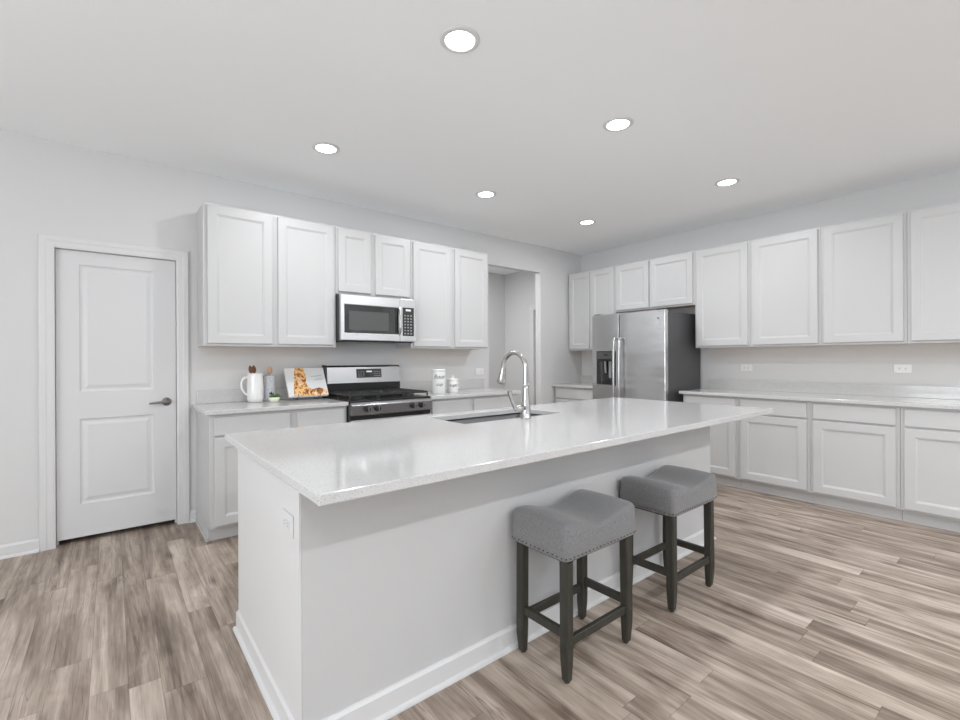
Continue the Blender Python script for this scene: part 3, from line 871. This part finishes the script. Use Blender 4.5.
# dispenser
dp = MB(); dp.box(-.40, -.745, .95, -.14, -.7385, 1.335)
dp.box(-.40, -.797, 1.225, -.14, -.7455, 1.335)
dp.build('dispenser_recess', M_bglass, fz_)
MB().box(-.395, -.800, 1.25, -.145, -.7972, 1.33).build('dispenser_controls', M_gglass, fz_)
MB().box(-.30, -.8012, 1.285, -.235, -.8002, 1.305).build('dispenser_display', M_black, fz_)
MB().box(-.405, -.815, .938, -.135, -.745, .952).build('drip_tray', M_steelH, fz_, .003, 1)
MB().box(-.25, -.775, 1.03, -.215, -.762, 1.2248).build('dispenser_paddle', M_grey, fz_, .003, 1)
MB().tube([(-.30, -.77, 1.2248), (-.30, -.768, 1.17), (-.30, -.76, 1.09)], .012, 10).build('water_spout', M_grey, fz_)
for hx, par in ((-.128, fz_), (-.058, rf_)):
    pp = [(hx, -.80, 1.485), (hx, -.835, 1.478), (hx, -.852, 1.455)]
    for i in range(1, 10): pp.append((hx, -.852 - .008 * math.sin(PI * i / 10), 1.455 - i * .088))
    pp += [(hx, -.852, .57), (hx, -.835, .548), (hx, -.80, .54)]
    MB().tube(pp, .0135, 12).build('handle', M_steelH, par)
MB().lathe([(.0001, 0), (.013, 0), (.013, .002), (.0001, .002)], (.385, -.8025, 1.675), 20, 'y').build('round_badge', M_grey, rf_)
MB().box(x0 + .02, -.79, 1.7485, x0 + .1, -.70, 1.772).build('hinge_cover', M_black, fr)
MB().box(x1 - .1, -.79, 1.7485, x1 - .02, -.70, 1.772).build('hinge_cover', M_black, fr)

# ------------------------------------------------------------------ small things on the left counter
ZC = .9153
def fluted(prof, flutes, depth, n=72):
    rings = []
    for r, z in prof:
        rings.append([(r * (1 - depth * (.5 + .5 * math.cos(flutes * 2 * PI * i / n))) * math.cos(2 * PI * i / n),
                       r * (1 - depth * (.5 + .5 * math.cos(flutes * 2 * PI * i / n))) * math.sin(2 * PI * i / n), z) for i in range(n)])
    return rings
pit = empty('pitcher', (-4.338, -.135, ZC)); tag(pit, 'tall white ribbed ceramic pitcher holding wooden utensils', 'pitcher')
pr_ = [(.045, 0), (.056, .004), (.062, .03), (.063, .10), (.060, .17), (.058, .215), (.060, .235)]
p = MB().loft(fluted(pr_, 18, .035), cap=False)
p.loft([[(x * .93, y * .93, z) for x, y, z in r] for r in fluted(pr_, 18, .035)][::-1], cap=False)
p.loft([fluted([pr_[-1]], 18, .035)[0], [(x * .93, y * .93, z) for x, y, z in fluted([pr_[-1]], 18, .035)[0]]], cap=False)
p.lathe([(.0001, .001), (.05, .001), (.05, .006), (.0001, .006)])
p.build('jug', M_ceram, pit)
MB().tube([(-.056, 0, .205), (-.085, -.005, .20), (-.105, -.008, .165), (-.103, -.008, .115), (-.08, -.004, .075), (-.057, 0, .06)], [.009, .009, .0085, .0085, .008, .009], 10).build('handle', M_ceram, pit)
M_w1 = mat('dark_wood_utensil', (.15, .055, .02), .45, noise=.4, nscale=20, stretch=(4, 4, 1))
M_w2 = mat('light_wood_utensil', (.50, .33, .22), .5, noise=.2, nscale=20, stretch=(4, 4, 1))
def utensil(name, label, base, tip, m_, headr, grp):
    b0, t0 = Vector(base), Vector(tip); d = (t0 - b0)
    o = empty(name, base); tag(o, label, 'utensil', grp)
    dn = d.normalized(); Lh = d.length
    side = dn.cross(Vector((0, 1, 0))).normalized(); nn = dn.cross(side)
    MB().tube([(0, 0, 0), d * .5, d * .8], [.005, .0055, .006], 10).build('shaft', m_, o)
    rings = []
    for k in range(8):
        t = k / 7; c = d * (.78 + .22 * t); r = headr * max(.12, math.sin(PI * (.12 + .86 * t)) ** .7)
        rings.append([c + side * r * math.cos(2 * PI * i / 14) + nn * .005 * math.sin(2 * PI * i / 14) for i in range(14)])
    MB().loft(rings).build('head', m_, o)
GUt = 'wooden utensils in the pitcher and canister'
utensil('wooden_spatula', 'dark brown wooden spatula leaning left in the white pitcher', (-4.335, -.160, ZC + .012), (-4.385, -.168, ZC + .30), M_w1, .016, GUt)
utensil('wooden_spoon', 'dark brown wooden spoon upright in the white pitcher', (-4.318, -.118, ZC + .012), (-4.345, -.105, ZC + .30), M_w1, .018, GUt)
utensil('wooden_spoon', 'pale wooden spoon rising from the grey patterned canister', (-4.225, -.085, ZC + .012), (-4.212, -.085, ZC + .29), M_w2, .022, GUt)

def canister_mat():
    mt, nt, b = new_mat('grey_patterned_ceramic')
    N = nt.nodes; L = nt.links
    tc = N.new('ShaderNodeTexCoord'); vo = N.new('ShaderNodeTexVoronoi'); vo.inputs['Scale'].default_value = 60
    L.new(tc.outputs['Object'], vo.inputs['Vector'])
    rp = N.new('ShaderNodeValToRGB'); rp.color_ramp.elements[0].position = .15; rp.color_ramp.elements[0].color = (.33, .34, .38, 1)
    rp.color_ramp.elements[1].position = .4; rp.color_ramp.elements[1].color = (.62, .63, .66, 1)
    L.new(vo.outputs[0], rp.inputs[0]); L.new(rp.outputs[0], b.inputs['Base Color']); b.inputs['Roughness'].default_value = .3
    return mt
M_pat = canister_mat()
uc = empty('utensil_canister', (-4.222, -.085, ZC)); tag(uc, 'grey patterned canister just behind and right of the white pitcher', 'canister')
MB().loft([[(r * math.cos(2 * PI * i / 32), r * math.sin(2 * PI * i / 32), z) for i in range(32)] for r, z in
           [(.001, .001), (.046, .001), (.05, .008), (.05, .205), (.051, .212), (.046, .212), (.045, .01), (.001, .008)]]).build('cup', M_pat, uc)
lf = MB()
for a, s_ in ((-.5, 1), (.2, 1.2), (.9, .9)):
    c = Vector((0.004, -.0515, .05)); tpt = c + Vector((math.sin(a) * .028 * s_, -.0005, math.cos(a) * .028 * s_)); sd = Vector((math.cos(a), 0, -math.sin(a))) * .007
    mid = (c + tpt) / 2
    lf.add([c, mid + sd, tpt, mid - sd, c + Vector((0, .002, 0)), mid + sd + Vector((0, .003, 0)), tpt + Vector((0, .004, 0)), mid - sd + Vector((0, .003, 0))],
           [(0, 1, 2, 3), (4, 7, 6, 5), (0, 4, 5, 1), (1, 5, 6, 2), (2, 6, 7, 3), (3, 7, 4, 0)])
lf.build('leaf_motif', mat('dark_blue_motif', (.02, .03, .08), .5), uc)

bw = empty('small_planter', (-4.222, -.245, ZC)); tag(bw, 'tiny cream bowl planted with a green succulent in front of the canister', 'potted plant')
MB().lathe([(.0001, 0), (.024, 0), (.028, .004), (.040, .022), (.044, .040), (.042, .040), (.038, .024), (.02, .010), (.0001, .009)], (0, 0, 0), 28).build('bowl', mat('cream_bowl', (.80, .80, .66), .35), bw)
MB().lathe([(.0001, .030), (.040, .030), (.0395, .034), (.0001, .034)], (0, 0, 0), 20).build('soil', mat('dark_soil', (.04, .03, .02), .9, noise=.4, nscale=200), bw)
pl = MB()
for k in range(46):
    a = random.uniform(0, 2 * PI); e = random.uniform(.15, 1.45); L_ = random.uniform(.026, .042); r0 = random.uniform(0, .022)
    c = Vector((r0 * math.cos(a), r0 * math.sin(a), .034)); d = Vector((math.cos(a) * math.cos(e), math.sin(a) * math.cos(e), math.sin(e)))
    pl.tube([c, c + d * L_ * .4, c + d * L_ * .8, c + d * L_], [.003, .0055, .004, .0008], 6)
pl.build('succulent', mat('succulent_green', (.085, .17, .03), .5, noise=.5, nscale=60), bw)

# cookbook on a wire stand
def cover_mat():
    mt, nt, b = new_mat('cookbook_cover_photo')
    N = nt.nodes; L = nt.links
    tc = N.new('ShaderNodeTexCoord')
    nz = N.new('ShaderNodeTexNoise'); nz.inputs['Scale'].default_value = 26; nz.inputs['Detail'].default_value = 2; nz.inputs['Distortion'].default_value = 1.2
    L.new(tc.outputs['Object'], nz.inputs['Vector'])
    rp = N.new('ShaderNodeValToRGB'); cr = rp.color_ramp; cr.interpolation = 'LINEAR'
    cr.elements[0].position = .34; cr.elements[0].color = (.10, .025, .006, 1)
    cr.elements[1].position = .70; cr.elements[1].color = (.78, .70, .55, 1)
    for p_, c in ((.44, (.40, .13, .025)), (.52, (.78, .50, .14)), (.60, (.76, .42, .26))):
        e = cr.elements.new(p_); e.color = (*c, 1)
    L.new(nz.outputs[0], rp.inputs[0]); L.new(rp.outputs[0], b.inputs['Base Color']); b.inputs['Roughness'].default_value = .4
    return mt
M_photo = cover_mat()
M_cover = mat('pale_cookbook_cover', (.68, .69, .70), .4, noise=.05, nscale=30)
M_page = mat('book_pages', (.78, .77, .73), .8, noise=.06, nscale=300, stretch=(1, 20, 1))
M_green = mat('grey_green_script', (.22, .36, .33), .5)
bk = empty('cookbook', (-3.932, -.225, ZC + .033)); tag(bk, 'pale cookbook with food photo cover leaning on a stand beside the range', 'book')
bk.rotation_euler = (math.radians(-31), math.radians(0), math.radians(0))
bw_, bh_ = .335, .275
MB().box(-bw_ / 2 + .004, 0, .003, bw_ / 2 - .002, .016, bh_ - .003).build('pages', M_page, bk)
MB().box(-bw_ / 2, -.0035, 0, bw_ / 2, -.0002, bh_).build('front_cover', M_cover, bk, .001, 1)
MB().box(-bw_ / 2, .0162, 0, bw_ / 2, .0195, bh_).build('back_cover', M_cover, bk, .001, 1)
ph = MB()
outl_ = [(-.125, .004), (.155, .004), (.165, .05), (.10, .075), (.03, .062), (.0, .09), (-.005, .14), (.0, .20), (-.01, .2735), (-.085, .2735), (-.10, .16), (-.118, .08)]
n_ = len(outl_)
ph.add([(x, -.0045, z) for x, z in outl_] + [(x, -.0036, z) for x, z in outl_], [tuple(range(n_)), tuple(range(n_, 2 * n_))[::-1]] + [(i, (i + 1) % n_, n_ + (i + 1) % n_, n_ + i) for i in range(n_)])
ph.build('cover_photograph', M_photo, bk)
def script_line(mb, x, z, w__, n, amp, y=-.0046):
    pts_ = []
    for i in range(n * 8 + 1):
        t = i / (n * 8); pts_.append((x + w__ * t + amp * .5 * math.sin(2 * PI * n * t), y, z + amp * math.cos(2 * PI * n * t) * (.6 + .4 * math.sin(7 * t * 3)) + .10 * w__ * t))
    mb.tube(pts_, .0014, 5)
sc_ = MB(); script_line(sc_, .045, .185, .095, 7, .007); script_line(sc_, .075, .155, .065, 5, .006)
sc_.build('cover_script', M_green, bk)
bs = empty('book_stand', (-3.932, -.225, ZC)); tag(bs, 'thin dark wire stand holding the cookbook', 'stand')
ca, sa = math.cos(math.radians(31)), math.sin(math.radians(31))
def onb(yl, zl): return (yl * ca + zl * sa, .033 - yl * sa + zl * ca)
for sx in (-.09, .09):
    p0, p1, p2, p3 = onb(-.012, .02), onb(-.012, -.0045), onb(.0245, -.0045), onb(.0245, .17)
    MB().tube([(sx, *p0), (sx, *p1), (sx, *p2), (sx, *p3)], .0024, 8).build('wire_prop', M_iron, bs)
    MB().tube([(sx, *onb(.0245, .01)), (sx, .05, .003), (sx, p3[0] + .03, .003), (sx, *onb(.0275, .16))], .0024, 8).build('wire_leg', M_iron, bs)
y_, z_ = onb(.0245, .17)
MB().tube([(-.09, y_, z_), (.09, y_, z_)], .0024, 8).build('cross_wire', M_iron, bs)

# canisters right of the range
def canister(name, label, loc, r, h_, knob, words, handle=False):
    c = empty(name, loc); tag(c, label, 'canister', 'white lettered canisters')
    MB().lathe([(.0001, 0), (r * .93, 0), (r, .006), (r, h_ - .01), (r * .97, h_), (.0001, h_)], (0, 0, 0), 32).build('jar', M_ceram, c)
    l = [(.0001, h_ + .0002), (r * 1.03, h_ + .0002), (r * 1.03, h_ + .012), (r * .9, h_ + .018)]
    if knob: l += [(r * .25, h_ + .022), (r * .14, h_ + .028), (r * .24, h_ + .038), (r * .18, h_ + .046), (.0001, h_ + .048)]
    else: l += [(.0001, h_ + .019)]
    MB().lathe(l, (0, 0, 0), 32).build('lid', M_ceram, c)
    ang = math.radians(-28)
    for (t_x, z_, s_) in words:
        # wrap the lettering round the jar
        cu = bpy.data.curves.new('w', 'FONT'); cu.body = t_x; cu.size = s_; cu.extrude = .0004; cu.align_x = 'CENTER'; cu.shear = .3
        tt = bpy.data.objects.new('w', cu); COL.objects.link(tt)
        me = bpy.data.meshes.new_from_object(tt.evaluated_get(bpy.context.evaluated_depsgraph_get())); bpy.data.objects.remove(tt)
        for v in me.vertices:
            a = v.co.x / r + ang; rr_ = r + .0008 + v.co.z
            v.co = Vector((math.sin(a) * rr_, -math.cos(a) * rr_, z_ + v.co.y))
        me.materials.clear(); me.materials.append(M_ink)
        o = bpy.data.objects.new('lettering', me); COL.objects.link(o); o.parent = c
    return c
canister('canister', 'tall white lettered canister right of the range', (-2.705, -.375, ZC), .068, .225, False, [('flour', .150, .06), ('cup', .080, .045)])
c2 = canister('canister', 'shorter white lettered canister with knob lid, right of the tall one', (-2.515, -.35, ZC), .055, .125, True, [('sugar', .065, .042)])
MB().tube([(.052, 0, .10), (.076, .005, .095), (.082, .006, .065), (.072, .004, .035), (.052, 0, .03)], .006, 8).build('handle', M_ceram, c2)
